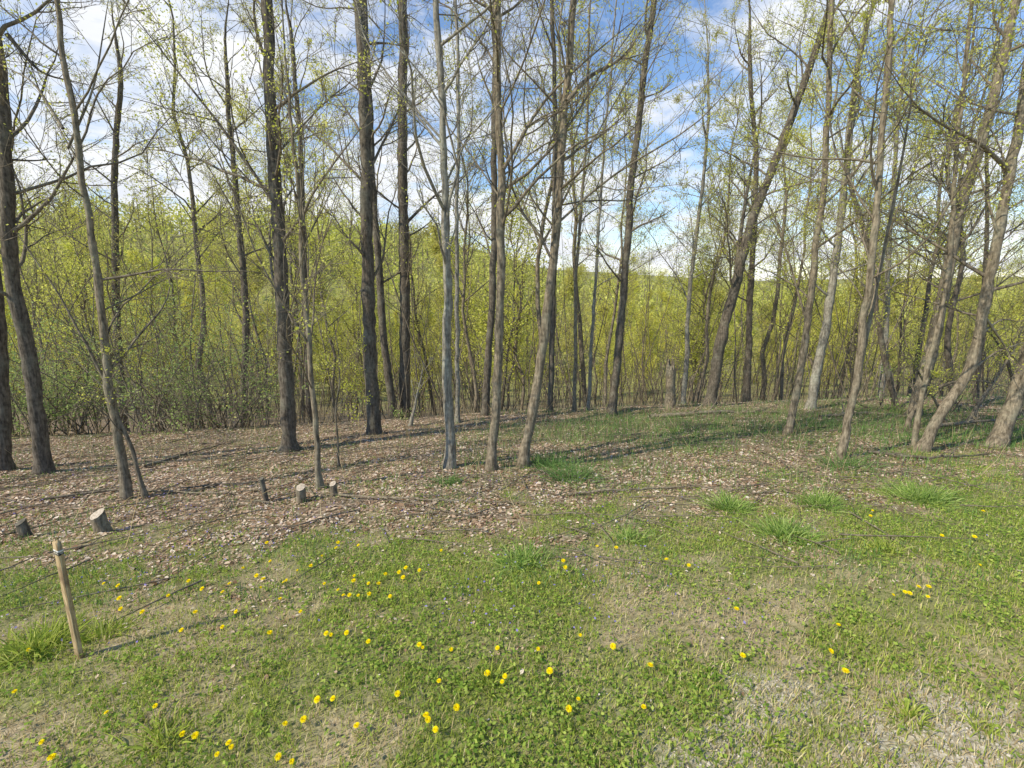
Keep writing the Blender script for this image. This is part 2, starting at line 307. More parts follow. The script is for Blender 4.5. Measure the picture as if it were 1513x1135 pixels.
def hero(kind,label,pts,w0,w1,mat,leaf=.3,nl=14,zmin=2.2,Y=None,top=9,limbs=(),lmat=None,yl=0,group=None,Lm=1.0,dead=False):
    w0*=WS; w1*=WS
    if Y is None: b,t=ground(*pts[0]); Y=b[1]
    else: b,t=at(pts[0][0],pts[0][1],Y); b[2]=H(b[0],b[1])
    P=[b]+[at(px,py,Y+yl*(pts[0][1]-py)/600)[0] for px,py in pts[1:]]
    P=[p for i,p in enumerate(P) if i==0 or p[2]>P[0][2]+.05]
    r0=w0/2/F*t; zt=P[-1][2]; wt=w1/2/F*at(pts[-1][0],pts[-1][1],Y)[1]
    if top>zt+.5 and not dead:
        d=nrm(P[-1]-P[-2]); d=nrm(d+np.array([0,0,.6]))
        while P[-1][2]<top: P.append(P[-1]+d*1.2+rng.normal(0,.10,3)*np.array([1,1,0]))
    P=np.array(P); P[0,2]-=.12; K=max(16,int((P[-1,2]-P[0,2])*7)); Q=smooth_poly(P,K)
    hgt=Q[:,2]-b[2]; hz=zt-b[2]
    R=np.where(hgt<hz,r0+(wt-r0)*np.clip(hgt/hz,0,1),wt*np.clip(1-(hgt-hz)/max(top-zt+.3,.3),.06,1)) if not dead else r0+(wt-r0)*np.clip(hgt/hz,0,1)
    if top<0: R=taper(np.array([r0]),.004,K)[0]
    R=R*(1+.5*np.exp(-np.maximum(hgt,0)/.10)*(0.2 if dead else 1))*(1+.05*rng.normal(size=K))
    Q[2:,:2]+=np.cumsum(rng.normal(0,.007,(K-2,2)),0)
    root=link(kind,None,loc=b); tag(root,label,'tree',group)
    g=Geo(); tubes(g,Q[None],R[None],14)
    g.V[-1]+=rng.normal(0,1,g.V[-1].shape)*np.repeat(R,14)[:,None]*.04
    if dead: # splintered top
        c=Q[-1]; 
        for k in range(7):
            a=k*.9; s=c+np.array([math.cos(a),math.sin(a),0])*R[-1]*.6; Pk=np.array([[s-[0,0,.1],s+[0,0,.05],s+[.0,0,rng.uniform(.08,.3)]]]); tubes(g,Pk,np.array([[R[-1]*.4,R[-1]*.35,.004]]),5)
    link('trunk',g.mesh('trunk',mat,b,True),root)
    zcap=min(max(top,zt),CAMZ+Y*.62+1.2)
    cand=np.where((hgt>zmin)&(R>.004)&(Q[:,2]<zcap))[0]; lv=[]
    if nl and len(cand):
        for k in range(nl):
            i=cand[min(len(cand)-1,int(len(cand)*((k+rng.random())/nl)))]; a=rng.uniform(0,2*math.pi); e=rng.uniform(.25,1.0)
            D=np.array([math.cos(a)*math.cos(e),math.sin(a)*math.cos(e)*.8,math.sin(e)]); L=rng.uniform(1.0,2.9)*Lm*(1-.35*k/nl)
            gl,l=limb_mesh(Q[i],D,L,min(R[i]*rng.uniform(.25,.5),.026),leaf); lv+=l
            link('limb',gl.mesh('limb',B_TWIG if mat is not B_GREY else B_GREY,b,True),root)
    for pl,w in limbs:
        pp=[at(px,py,Y+k*.12)[0] for k,(px,py) in enumerate(pl)]; pr=smooth_poly(pp,12)[None]; L=np.linalg.norm(pr[0,-1]-pr[0,0])
        gl,l=limb_mesh(pp[0],None,L,w*.9/2/F*Y,leaf,pr,.8); lv+=l
        link('limb',gl.mesh('limb',mat,b,True),root)
    if lv:
        lv=np.concatenate(lv); g=Geo(); leaves(g,lv,rng.uniform(.012,.038,len(lv))*(.7+Y/30)); link('crown',g.mesh('crown',lmat or L_YEL,b),root)
    return root
hero('tree','dark lumpy trunk nearest the left edge, standing behind the cut stumps',[(65,700),(42,540),(15,400),(4,230),(-2,100)],27,20,B_DARK,.3,16,2.0,limbs=[([(5,235),(45,238),(85,235)],4),([(10,50),(60,110),(130,125)],6)])
hero('tree','trunk cut off by the left edge of the view, only its foot showing',[(6,695),(-5,600),(-20,400),(-60,0)],24,18,B_DARK,.2,8,2.5)
hero('young_tree','slim leaning tree between the leftmost trunk and the broad dark one, behind the stake',[(188,738),(160,590),(120,350),(90,180),(60,0)],17,9,B_TAN,.3,14,1.2,limbs=[([(100,220),(140,130),(160,0)],4),([(93,190),(50,120),(0,95)],5)],Lm=.8)
hero('young_tree','crooked sapling leaning left from the foot of the slim leaning tree',[(218,736),(190,660),(150,560),(95,450),(30,345)],9,3,B_TWIG,.3,7,.6,top=-1,Lm=.45)
hero('tree','broad dark straight trunk left of the centre, its foot in the leaf litter',[(428,667),(416,450),(400,250),(388,0)],29,20,B_DARK,.2,18,2.2,limbs=[([(405,300),(330,190),(250,90),(180,0)],6),([(398,240),(480,150),(560,90)],4)])
hero('young_tree','thin sapling rising beside the small cut stumps',[(473,722),(465,600),(456,450),(440,250),(428,120)],12,5,B_TAN,.5,16,1.0,top=4.6,Lm=.7)
hero('tree','tall dark trunk, front one of the close pair left of the centre',[(553,642),(545,450),(537,200),(526,0)],26,20,B_DARK,.15,15,2.6)
hero('tree','slimmer dark trunk just behind the close pair of the front one',[(582,615),(566,450),(552,250),(543,90),(538,0)],15,11,B_DARK,.2,12,3.2,Y=11.5)
hero('tree','tall dark trunk with low dark leaves at its foot, right of the close pair',[(598,614),(600,400),(597,150),(597,0)],22,17,B_DARK,.15,14,3.0,Y=11.8,limbs=[([(600,330),(640,290),(700,250)],5)])
hero('tree','pale grey smooth trunk left of the two centre trees',[(664,692),(662,500),(655,220),(647,0)],20,12,B_GREY,.15,15,2.2,limbs=[([(660,380),(700,250),(725,230)],3),([(655,220),(600,150),(540,90)],4)])
hero('young_tree','thin pale trunk just behind the pale grey one',[(676,628),(675,450),(674,200),(672,0)],9,6,B_GREY,.2,12,3,Y=9.8)
hero('tree','left one of the two centre trees, nearly upright with flared foot',[(725,695),(738,520),(743,300),(746,0)],19,14,B_TAN,.15,15,2.4,limbs=[([(744,250),(800,150),(870,85),(950,20)],6),([(744,300),(690,220),(620,140)],3)])
hero('tree','darker trunk rising just behind the left centre tree',[(716,612),(728,430),(735,200),(738,0)],15,11,B_DARK,.2,12,3,Y=10.8)
hero('tree','right one of the two centre trees, leaning right with a long forking limb',[(770,690),(800,530),(822,350),(836,180),(852,0)],20,13,B_TAN,.25,15,2.2,limbs=[([(838,150),(870,110),(920,90),(960,25)],8),([(824,330),(900,260),(1040,180),(1130,60)],4),([(826,310),(880,200),(945,90),(1000,20)],4)])
hero('tree','slim upright trunk just right of the leaning centre tree',[(812,618),(816,400),(817,200),(815,40)],12,8,B_DARK,.5,12,3.2,Y=11)
hero('young_tree','thin pale trunk, left one of the thin pair right of the centre',[(848,622),(852,400),(866,180),(870,40)],8,4,B_TAN,.7,12,2.8,Y=10.8,top=8)
hero('young_tree','thin pale trunk, right one of the thin pair right of the centre',[(868,620),(882,400),(892,220),(905,60)],7,4,B_GREY,.7,12,2.8,Y=11,top=8)
hero('tree','slender dark trunk leaning gently right, alone right of the thin pair',[(903,620),(920,450),(932,280),(950,100),(966,0)],16,11,B_DARK,.45,16,2.8,Y=10.4)
hero('tree_snag','broken dead snag with a splintered top, right of the centre',[(990,618),(991,580),(990,545)],20,19,B_TAN,0,0,Y=10.9,dead=True)
hero('tree','dark trunk leaning strongly right behind the branch pile',[(1047,612),(1062,520),(1085,430),(1110,330),(1160,200),(1200,90),(1230,0)],22,11,B_DARK,1.0,17,2.6,Y=11.3,limbs=[([(1085,420),(1100,300),(1130,150),(1120,60)],7)])
hero('tree','slim trunk leaning slightly right, standing in front of the pale footed tree',[(1163,643),(1185,500),(1213,270),(1222,100),(1228,0)],14,9,B_TAN,1.1,17,2.0,limbs=[([(1190,470),(1150,330),(1100,230)],4)])
hero('tree','trunk with a pale tan bare foot at the edge of the slope',[(1195,615),(1217,500),(1240,350),(1255,190),(1270,80)],17,10,B_GREY,1.1,16,2.2,Y=10.6,limbs=[([(1255,200),(1275,130),(1245,70)],6)])
hero('tree','slim tree with two stems crossing, right of the pale footed tree',[(1240,680),(1265,570),(1277,400),(1298,170),(1312,0)],15,10,B_TAN,1.0,16,1.8,limbs=[([(1262,585),(1300,400),(1335,230),(1368,0)],8)])
hero('tree','rough trunk leaning right, rear one of the leaning group at the right',[(1345,628),(1372,540),(1385,470),(1410,340),(1455,200),(1508,0)],22,15,B_TAN,.9,15,1.8,Y=8.8)
hero('tree','rough bowed trunk curving up to the right edge from the front of the leaning group',[(1356,668),(1390,610),(1435,555),(1462,430),(1488,290),(1520,160),(1545,0)],19,15,B_TAN,.65,15,1.5,limbs=[([(1440,500),(1480,470),(1513,478)],5),([(1450,460),(1490,520),(1513,545)],5),([(1475,350),(1440,230),(1380,150)],4),([(1425,555),(1470,520),(1530,500)],5)])
hero('young_tree','slim stem rising between the two rough leaning trunks',[(1350,662),(1380,500),(1402,400),(1425,200),(1440,40)],10,7,B_TAN,.9,14,1.8)
hero('tree','thick leaning trunk cut off by the right edge of the view',[(1468,660),(1495,610),(1520,545),(1580,400),(1640,200)],27,22,B_TAN,.3,9,1.6)
hero('young_tree','thin upright trunk behind the rough leaning trees',[(1437,618),(1452,500),(1460,330),(1465,150)],9,5,B_DARK,1.0,13,2.2,Y=10.8,top=7)
hero('sapling','arching low sapling bending right between the leaning trunks',[(1335,655),(1350,600),(1395,565),(1450,560),(1500,575)],9,5,B_TWIG,.3,7,.4,top=-1,Lm=.4,Y=7.4)
hero('sapling','thin sapling curving left in front of the leaning trunks',[(1400,655),(1385,600),(1350,540),(1330,470)],6,3,B_TWIG,.5,8,.4,top=-1,Lm=.4,Y=7.6)
hero('sapling','crooked sapling reaching right beside the thick trunk at the right edge',[(1425,640),(1450,590),(1500,520),(1520,470)],9,5,B_TAN,.3,8,.5,top=-1,Lm=.5,Y=8.2)
hero('sapling','dark bent sapling behind the thick trunk, leaning left at the right edge',[(1505,640),(1500,570),(1475,500),(1425,455)],9,4,B_DARK,.3,8,.5,top=-1,Lm=.5,Y=8.6)
hero('young_tree','twisting dark tree crossing behind the slim two stemmed tree',[(1325,620),(1300,500),(1288,380),(1250,240),(1265,100)],11,6,B_DARK,1.0,12,2.2,Y=10.2,top=6.5)
hero('young_tree','crooked dark tree crossing behind the rough leaning trunks at upper right',[(1410,615),(1400,500),(1425,380),(1400,240),(1430,100)],11,6,B_DARK,1.0,12,2.2,Y=10.0,top=6.5)
hero('sapling','bare sapling with a bent top left of the close pair of dark trunks',[(500,690),(497,620),(508,540),(500,470)],5,2,B_TWIG,.4,9,.5,top=-1,Lm=.4)
hero('sapling','pale broken sapling rising right of the tall dark trunk with leaves at its foot',[(604,640),(612,600),(622,560),(626,535)],8,5,B_GREY,.1,4,.5,top=-1,Lm=.3,Y=9.5)
for lb,p,w,Yd in [('slender dark tree behind the shrubs, left of the broad dark trunk',[(355,600),(357,450),(345,280),(330,120)],12,14),
  ('slender upright tree rising out of the green shrubs at the left',[(176,600),(174,450),(170,250),(180,120)],13,15),
  ('slender tree beside the broad dark trunk, forking high up',[(455,600),(448,420),(436,200),(425,60)],11,14),
  ('slim trunk behind the branch pile, right of the strongly leaning tree',[(1102,610),(1110,420),(1122,250),(1110,100)],11,13.5),
  ('slim trunk between the snag and the strongly leaning tree',[(1008,610),(1020,430),(1035,300),(1045,180)],8,13),
  ('slim pale trunk beyond the slope behind the two crossing stems',[(1300,600),(1312,450),(1320,300),(1330,150)],9,14)]:
    hero('young_tree',lb,p,w*1.2,w*.7,B_DARK if w>10 else B_GREY,1.1,18,2.6,Y=Yd,top=9,Lm=1.1,lmat=L_OLV)
# ---------------------------------------------------------------- forest trees (prototypes + copies)
def proto(h,r,n1,n2,lsize,lper,low,lmat,bm,L1,thr=.45):
    g=Geo(); K=14; z=np.linspace(-.3,h,K); P=np.stack([np.cumsum(rng.normal(0,.12,K)),np.cumsum(rng.normal(0,.12,K)),z],-1); P[:,:2]-=P[1,:2]
    R=np.maximum(r*(1-np.linspace(0,1,K)**1.1),.012); tubes(g,P[None],R[None],8); gb=Geo()
    S,D,rr,t,_=kids(P[None],R[None],n1,low,.98,1.0); D[:,2]=np.abs(D[:,2])+.25; L=L1*(1.25-t)*rng.uniform(.6,1.2,n1)
    P1=grow(S,D,L,7,.09,.14); R1=taper(np.maximum(rr*.45,.012),.006,7); tubes(gb,P1,R1,4)
    S,D,rr,t2,pi=kids(P1,R1,n2,.15,1,.8); P2=grow(S,D,L[pi]*.4*rng.uniform(.5,1.3,len(pi)),5,.08,.18); tubes(gb,P2,taper(np.maximum(rr*.5,.007),.005,5),3)
    S,D,rr,t3,pj=kids(P2,taper(np.full(len(pi),.008),.005,5),3,.2,1,.8); P3=grow(S,D,L[pi][pj]*.18*rng.uniform(.5,1.3,len(pj)),3,.05,.2); tubes(gb,P3,taper(np.full(len(pj),.005),.004,3),3)
    T=np.concatenate([P3.reshape(-1,3),P2[:,2:].reshape(-1,3)]); cl=rng.random(len(T)); T=T[fbm(T[:,0]*.9+50,T[:,2]*.9+50+T[:,1],2)+.12*cl>thr]
    C=np.repeat(T,lper,axis=0); C=C+rng.normal(0,.17,C.shape); gl=Geo(); leaves(gl,C,rng.uniform(.5,1.2,len(C))*lsize)
    return g.mesh('trunk',bm,smooth=True),gb.mesh('branches',bm),gl.mesh('crown',lmat),h
slim=[proto(h,r,26,5,.066,lp,lo,lm,bm,2.6,.46) for h,r,lp,lo,lm,bm in [(13,.075,4,.3,L_OLV,B_TAN),(15,.095,3,.35,L_YEL,B_TWIG),(12,.065,4,.3,L_MID,B_TAN),(14,.085,2,.3,L_OLV,B_DARK),(11,.055,4,.25,L_YEL,B_TWIG)]]
leafy=[proto(h,r,36,6,.14,9,.12,lm,bm,3.4,.43) for h,r,lm,bm in [(13,.12,L_MID,B_TAN),(14,.11,L_YEL,B_GREY),(11.5,.10,L_MID,B_TWIG),(12.5,.11,L_OLV,B_TWIG)]]
small=[proto(h,r,24,6,.065,5,.12,lm,bm,2.4,.45) for h,r,lm,bm in [(6.5,.05,L_MID,B_TWIG),(7.5,.06,L_YEL,B_TWIG),(5.5,.045,L_YEL,B_TWIG)]]
def put(pr,x,y,s,name,label,group):
    z=float(H(x,y)); root=link(name,None,loc=(x,y,z)); tag(root,label,'tree',group)
    root.scale=(s,s,s); root.rotation_euler=(rng.normal(0,.05),rng.normal(0,.05)+.03*np.sign(x),rng.uniform(0,6.28))
    for nm,me in zip(('trunk','branches','crown'),pr[:3]): link(nm,me,root)
placed=[]
def spot(y0,y1,mind,k=1.08):
    for _ in range(200):
        y=math.sqrt(rng.uniform(y0*y0,y1*y1)); x=rng.uniform(-1,1)*(k*y+1)
        if y<crest(x)+1.5: continue
        if all((x-a)**2+(y-b)**2>mind**2 for a,b in placed): placed.append((x,y)); return x,y
    return x,y
for k in range(75):
    x,y=spot(12.5,34,1.3); put(slim[k%5],x,y,rng.uniform(.6,1.15),'slender_tree','slender sparsely leaved tree on the slope just beyond the edge of the clearing','slender trees on the slope beyond the clearing')
for k in range(26):
    x,y=spot(15,27,1.0); put(small[k%3],x,y,rng.uniform(.75,1.2),'small_leafy_tree','small understory tree in fresh yellow green leaf on the slope beyond the clearing','small leafy trees on the slope beyond the clearing')
for k in range(84):
    x,y=spot(26,68,2.6,1.03); put(leafy[k%4],x,y,rng.uniform(.55,.98)*(1.0-.12*np.tanh(x/25)),'leafy_tree','yellow green spring tree lower down in the valley woodland','yellow green trees in the valley')
# far woodland as one mass
g=Geo(); gt=Geo(); n=1000; y=np.sqrt(rng.uniform(58**2,260**2,n)); x=rng.uniform(-1,1,n)*(1.15*y+8); z=H(x,y)
for i in range(n):
    m_=int(np.clip(420*60/y[i],130,420)); hh=rng.uniform(7,13); nb=8; bc=rng.normal(0,1,(nb,3))*[2.0,2.0,2.2]+[x[i],y[i],z[i]+hh*.5]
    C=bc[rng.integers(0,nb,m_)]+rng.normal(0,1,(m_,3))*[1.1,1.1,1.3]; leaves(g,C,rng.uniform(.25,.62,m_)*(1+y[i]/180))
S=np.stack([x,y,z],-1); tubes(gt,np.stack([S,S+[0,0,5],S+[.2,0,11]],1),np.tile([[.2,.15,.05]],(n,1)),5)
fw=tag(link('far_woodland',g.mesh('far_woodland',L_FAR)),'far wooded hillside in yellow green and brown spring leaf','woodland',kind='stuff')
link('far_trunks',gt.mesh('far_trunks',B_TWIG),fw)['kind']='stuff'
# thicket of thin stems
g=Geo(); n=2600; y=np.sqrt(rng.uniform(9**2,44**2,n)); x=rng.uniform(-1,1,n)*(1.15*y+3); k=y>crest(x)+1; x,y=x[k],y[k]; n=len(x)
S=np.stack([x,y,H(x,y)-.05],-1); D=rng.normal(0,.17,(n,3)); D[:,2]=1; L=rng.uniform(1.2,6.5,n); P=grow(S,D,L,7,.03,.09); R=taper(.005+.0028*L*rng.uniform(.6,1.3,n),.004,7); tubes(g,P,R,4)
S,D,rr,t,pi=kids(P,R,5,.25,1,.8); P2=grow(S,D,L[pi]*.2*rng.uniform(.4,1.3,len(pi)),4,.08,.16); tubes(g,P2,taper(np.maximum(rr*.5,.004),.003,4),3)
th=tag(link('thicket',g.mesh('thicket',B_TWIG)),'dense brown thicket of thin bare stems beyond the clearing','thicket',kind='stuff')
T=P2[:,1:].reshape(-1,3); T=T[fbm(T[:,0]*.5+7,T[:,1]*.5+T[:,2]*.4,3)>.48]; T=np.repeat(T,2,axis=0); T=T+rng.normal(0,.12,T.shape); g=Geo(); leaves(g,T,rng.uniform(.025,.065,len(T))*(.6+T[:,1]/38)); link('young_leaves',g.mesh('thicket_leaves',L_YEL),th)['kind']='stuff'
# ---------------------------------------------------------------- shrubs at left
def shrub(px,Y,h,label,ns=22,nleaf=2,thr=.46):
    b,_=at(px,600,Y); b[2]=H(b[0],b[1]); root=link('shrub',None,loc=b); tag(root,label,'shrub')
    S=b+rng.normal(0,.28,(ns,3))*[1,1,0]; D=rng.normal(0,.5,(ns,3)); D[:,2]=1; L=h*rng.uniform(.4,1.5,ns); P=grow(S,D,L,9,-.02,.14); R=taper(np.full(ns,.014),.004,9)
    g=Geo(); tubes(g,P,R,5); S2,D2,rr,t,pi=kids(P,R,9,.1,1,.9); P2=grow(S2,D2,L[pi]*.32*rng.uniform(.5,1.4,len(pi)),5,.0,.16); tubes(g,P2,taper(rr*.5,.002,5),3)
    S3,D3,rr,t,pj=kids(P2,taper(np.full(len(pi),.004),.002,5),3,.1,1,.8); P3=grow(S3,D3,L[pi][pj]*.1,4,0,.2); tubes(g,P3,taper(np.full(len(pj),.0015),.001,4),3)
    link('stems',g.mesh('stems',B_TWIG,b),root); T=np.repeat(P3.reshape(-1,3),nleaf,axis=0); T=T+rng.normal(0,.07,T.shape); T=T[fbm(T[:,0]*1.9+9,T[:,2]*1.9+T[:,1],3)+.15*rng.random(len(T))>thr+.04]; g=Geo(); leaves(g,T,rng.uniform(.03,.06,len(T)),.3); link('leaves',g.mesh('shrub_leaves',L_SHR,b),root)
shrub(240,9.6,2.9,'largest green leafed shrub between the slim leaning tree and the broad dark trunk',24)
shrub(345,10.2,2.7,'green leafed shrub just left of the broad dark trunk',21)
shrub(130,10.5,2.7,'green leafed shrub behind the slim leaning tree',20)
shrub(40,10.0,2.4,'green leafed shrub beside the leftmost dark trunk',19)
shrub(290,12.5,4.0,'tall green leafed shrub at the back of the shrub group',24)
shrub(590,11.2,.8,'small dark leafed shrub at the foot of a tall dark trunk left of the centre',9,1)
shrub(1315,9.8,.7,'low shrub left of the leaning trees at the right',8,1)
# ---------------------------------------------------------------- stumps
def stump(label,px,py,pyt,w,tx=0,dark=False):
    w*=.85; b,t=ground(px,py); h=(py-pyt)/F*t/math.cos(TH)*.85; r=w/2/F*t; root=link('tree_stump',None,loc=b); tag(root,label,'stump')
    K=7; s=np.linspace(0,1,K); Q=np.stack([b[0]+tx*h*s,np.full(K,b[1])-.10*h*s,b[2]-.05+(h+.05)*s],-1); R=r*(1+.3*np.exp(-s*h/.05))*(1+.03*rng.normal(size=K)); R[-1]=r*.97
    g=Geo(); tubes(g,Q[None],R[None],18); v=g.V[-1]; v+=rng.normal(0,1,v.shape)*r*.05; top=v[-18:].copy(); n=np.array([tx*1.2-.1,-.5,1.0]); n/=np.linalg.norm(n); c=top.mean(0)
    d=((top-c)@n)/n[2]; v[-18:,2]-=d; top=v[-18:]
    link('bark',g.mesh('stump_bark',B_DARK if dark else B_TAN,b,True),root)
    c=top.mean(0); g=Geo(); rings=[c+(top-c)*q+n*(.003+.004*(1-q)) for q in (1.0,.93,.6,.25)]; V=np.concatenate(rings+[c[None]+n*.008]); i=np.arange(18); j=(i+1)%18
    fs=[np.stack([k*18+i,k*18+j,(k+1)*18+j,(k+1)*18+i],-1) for k in range(3)]; g.addm(V,[np.concatenate(fs),np.stack([54+i,54+j,np.full(18,72)],-1)]); link('cut_face',g.mesh('cut_face',B_DARK if dark else CUT,b),root)
stump('widest pale cut stump, above and right of the wooden stake',155,787,752,22,-.12)
stump('dark old stump at the left edge, left of the widest pale one',42,794,765,15,-.15,True)
stump('pale cut stump, left one of the two near the thin sapling',445,742,714,15,.1)
stump('small pale cut stump, right one of the two near the thin sapling',495,733,710,11,-.05)
stump('thin tall dark cut stem left of the pale stumps',395,742,698,8,-.08,True)
# ---------------------------------------------------------------- stake
b,t=ground(118,972); tp,_=at(83,797,b[1]-.02); root=link('wooden_stake',None,loc=b); tag(root,'weathered wooden survey stake standing in the grass at the left','stake')
ax=tp-b; L=np.linalg.norm(ax); ax/=L; u=nrm(np.cross(ax,[0.45,1,0])); v=np.cross(ax,u)
def bar(g,s0,s1,wu,wv,K=10,j=.0008,pt=0):
    s=np.linspace(s0,s1,K); c=.0015; ou=[(-wu,-wv+c),(-wu+c,-wv),(wu-c,-wv),(wu,-wv+c),(wu,wv-c),(wu-c,wv),(-wu+c,wv),(-wu,wv-c)]
    V=np.array([[b+ax*q+u*a*(1-pt*max(0,1-(i/2)) if i<2 else 1)+v*bb*(1-pt*max(0,1-(i/2)) if i<2 else 1) for a,bb in ou] for i,q in enumerate(s)])+rng.normal(0,j,(K,8,3))
    idx=np.arange(K*8).reshape(K,8); jx=np.roll(idx,-1,1); F4=np.stack([idx[:-1],jx[:-1],jx[1:],idx[1:]],-1).reshape(-1,4); VV=V.reshape(-1,3)
    VV=np.concatenate([VV,V[-1].mean(0)[None]+ax*.002,V[0].mean(0)[None]]); e=K*8; i=np.arange(8); k=(i+1)%8
    g.addm(VV,[F4,np.concatenate([np.stack([(K-1)*8+i,(K-1)*8+k,np.full(8,e)],-1),np.stack([k,i,np.full(8,e+1)],-1)])])
wu=.0185; wv=.009
g=Geo(); bar(g,-.12,L-.012,wu,wv,16,.0005,pt=.9); link('post',g.mesh('post',WOOD,b),root)
g=Geo(); 
for q,hh in ((-.6,.018),(-.1,.010),(.45,.016)):
    c=b+ax*(L-.014)+u*wu*q; P=np.array([[c,c+ax*hh*.5,c+ax*hh]]); tubes(g,P,np.array([[.007,.005,.002]]),5)
link('splintered_top',g.mesh('splinters',WOOD,b),root)
g=Geo(); bar(g,L-.072,L-.058,wu+.0015,wv+.0015,3,.0002); link('ink_band',g.mesh('ink',INK,b),root)
g=Geo(); bar(g,L-.056,L-.049,wu+.0012,wv+.0012,3,.0002); link('paint_band',g.mesh('paint',WHT,b),root)
# ---------------------------------------------------------------- grass tufts
def tuft(px,py,h,rad,n,label,mat=G_MAT):
    b,_=ground(px,py); root=link('grass_tuft',None,loc=b); tag(root,label,'grass tuft')
    S=b+rng.normal(0,rad*.4,(n,3))*[1,1,0]; S[:,2]=H(S[:,0],S[:,1])-.005; D=(S-b)/rad*1.1+rng.normal(0,.45,(n,3)); D[:,2]=1.0; L=h*rng.uniform(.35,1.25,n)
    P=grow(S,D,L,6,-.16,.05); sd=nrm(np.cross(P[:,1]-P[:,0],rng.normal(size=(n,3)))); w=np.array([.7,1,1,.8,.5,.05])[None,:,None]*rng.uniform(.0018,.0036,(n,1,1))
    A=P-sd[:,None]*w; B_=P+sd[:,None]*w; V=np.stack([A,B_],2).reshape(n,12,3); i=(np.arange(n)*12)[:,None,None]; f=np.array([[2*k,2*k+1,2*k+3,2*k+2] for k in range(5)])
    g=Geo(); g.add(V,(i+f[None]).reshape(-1,4)); link('blades',g.mesh('tuft',mat,b),root)
tuft(50,962,.14,.18,420,'dense grass tuft at the left edge beside the stake')
tuft(150,940,.11,.12,180,'small grass tuft just right of the stake')
tuft(240,1095,.10,.10,150,'long bladed grass tuft near the bottom left corner')
tuft(1077,752,.17,.20,480,'bushy grass tuft at the edge of the litter right of the centre, left of three',G_TUFT)
tuft(1213,748,.16,.18,380,'bushy grass tuft at the edge of the litter, middle of three',G_TUFT)
tuft(1360,738,.19,.26,560,'wide bushy grass tuft at the edge of the litter, right of three',G_TUFT)
tuft(1160,792,.16,.20,480,'bright grass tuft in the lawn just in front of the row of three',G_TUFT)
tuft(775,832,.12,.20,420,'spreading grass tuft in the middle of the lawn',G_TUFT)
tuft(845,708,.23,.32,400,'tall dark grass clump right of the two centre trees',G_DARK)
tuft(815,690,.23,.30,340,'tall dark grass clump at the foot of the leaning centre tree',G_DARK)
tuft(660,715,.14,.18,220,'grass tuft in front of the pale grey trunk',G_DARK)
tuft(930,798,.11,.13,220,'small grass tuft between the litter and the lawn',G_TUFT)
tuft(720,1010,.07,.08,110,'short grass tuft among the nearest dandelions')
tuft(1310,815,.10,.12,160,'small grass tuft in the right part of the lawn')
tuft(1250,690,.20,.30,300,'grass clump at the foot of the slim crossing stems',G_DARK)
tuft(1345,1060,.06,.07,110,'low green tuft surrounded by gravel at the bottom right')
tuft(1452,1078,.05,.06,90,'low green tuft near the bottom right corner')
tuft(1140,1100,.05,.06,90,'low green tuft in the gravel left of the other two gravel tufts')
# ---------------------------------------------------------------- fallen branches
def branch(label,pts,w,lift=.03,mat=B_TAN,Y=None):
    pp=[]
    for k,(px,py) in enumerate(pts):
        p,t=ground(px,py); pp.append(p+[0,0,lift])
    P=smooth_poly(pp,16); P[:,2]=np.maximum(H(P[:,0],P[:,1])+w/2/F*t*.7,P[:,2]); P+=rng.normal(0,.006,P.shape); b=P[0].copy(); root=link('fallen_branch',None,loc=b); tag(root,label,'branch')
    g=Geo(); R=taper(np.array([w/2/F*t]),w/6/F*t,16); tubes(g,P[None],R,7); link('stem',g.mesh('stem',mat,b,True),root)
    S,D,rr,tt,_=kids(P[None],R,6,.2,1,.7); D[:,2]=np.abs(D[:,2]); g=Geo(); P2=grow(S,D,rng.uniform(.2,.6,6),5,0,.15); tubes(g,P2,taper(rr*.5,.002,5),4); link('side_twigs',g.mesh('side_twigs',mat,b),root)
branch('long thin fallen branch lying across the litter left of the broad dark trunk',[(215,692),(280,672),(345,655)],4)
branch('fallen branch lying in front of the stumps at the left',[(60,742),(180,725),(330,735),(430,722)],4)
branch('pale fallen stem crossing the litter left of the centre',[(500,735),(620,742),(760,748)],4)
branch('grey log lying along the crest beside the broken snag',[(960,619),(1040,612),(1150,611)],8,mat=B_TAN)
branch('fallen branch lying at the crest between the pale footed tree and the leaning trees',[(1210,618),(1280,612),(1340,618)],6,mat=B_TAN)
branch('tangled grey branch lying behind the thick trunk at the right edge',[(1370,640),(1440,632),(1505,628)],7,.10,mat=B_TAN)
branch('dark fallen branch lying in front of the leaning trunks at the right',[(1280,672),(1370,682),(1460,676)],5,.04,mat=B_DARK)
branch('thin pale branch lying in the litter right of the centre',[(840,735),(930,728),(1030,722)],4)
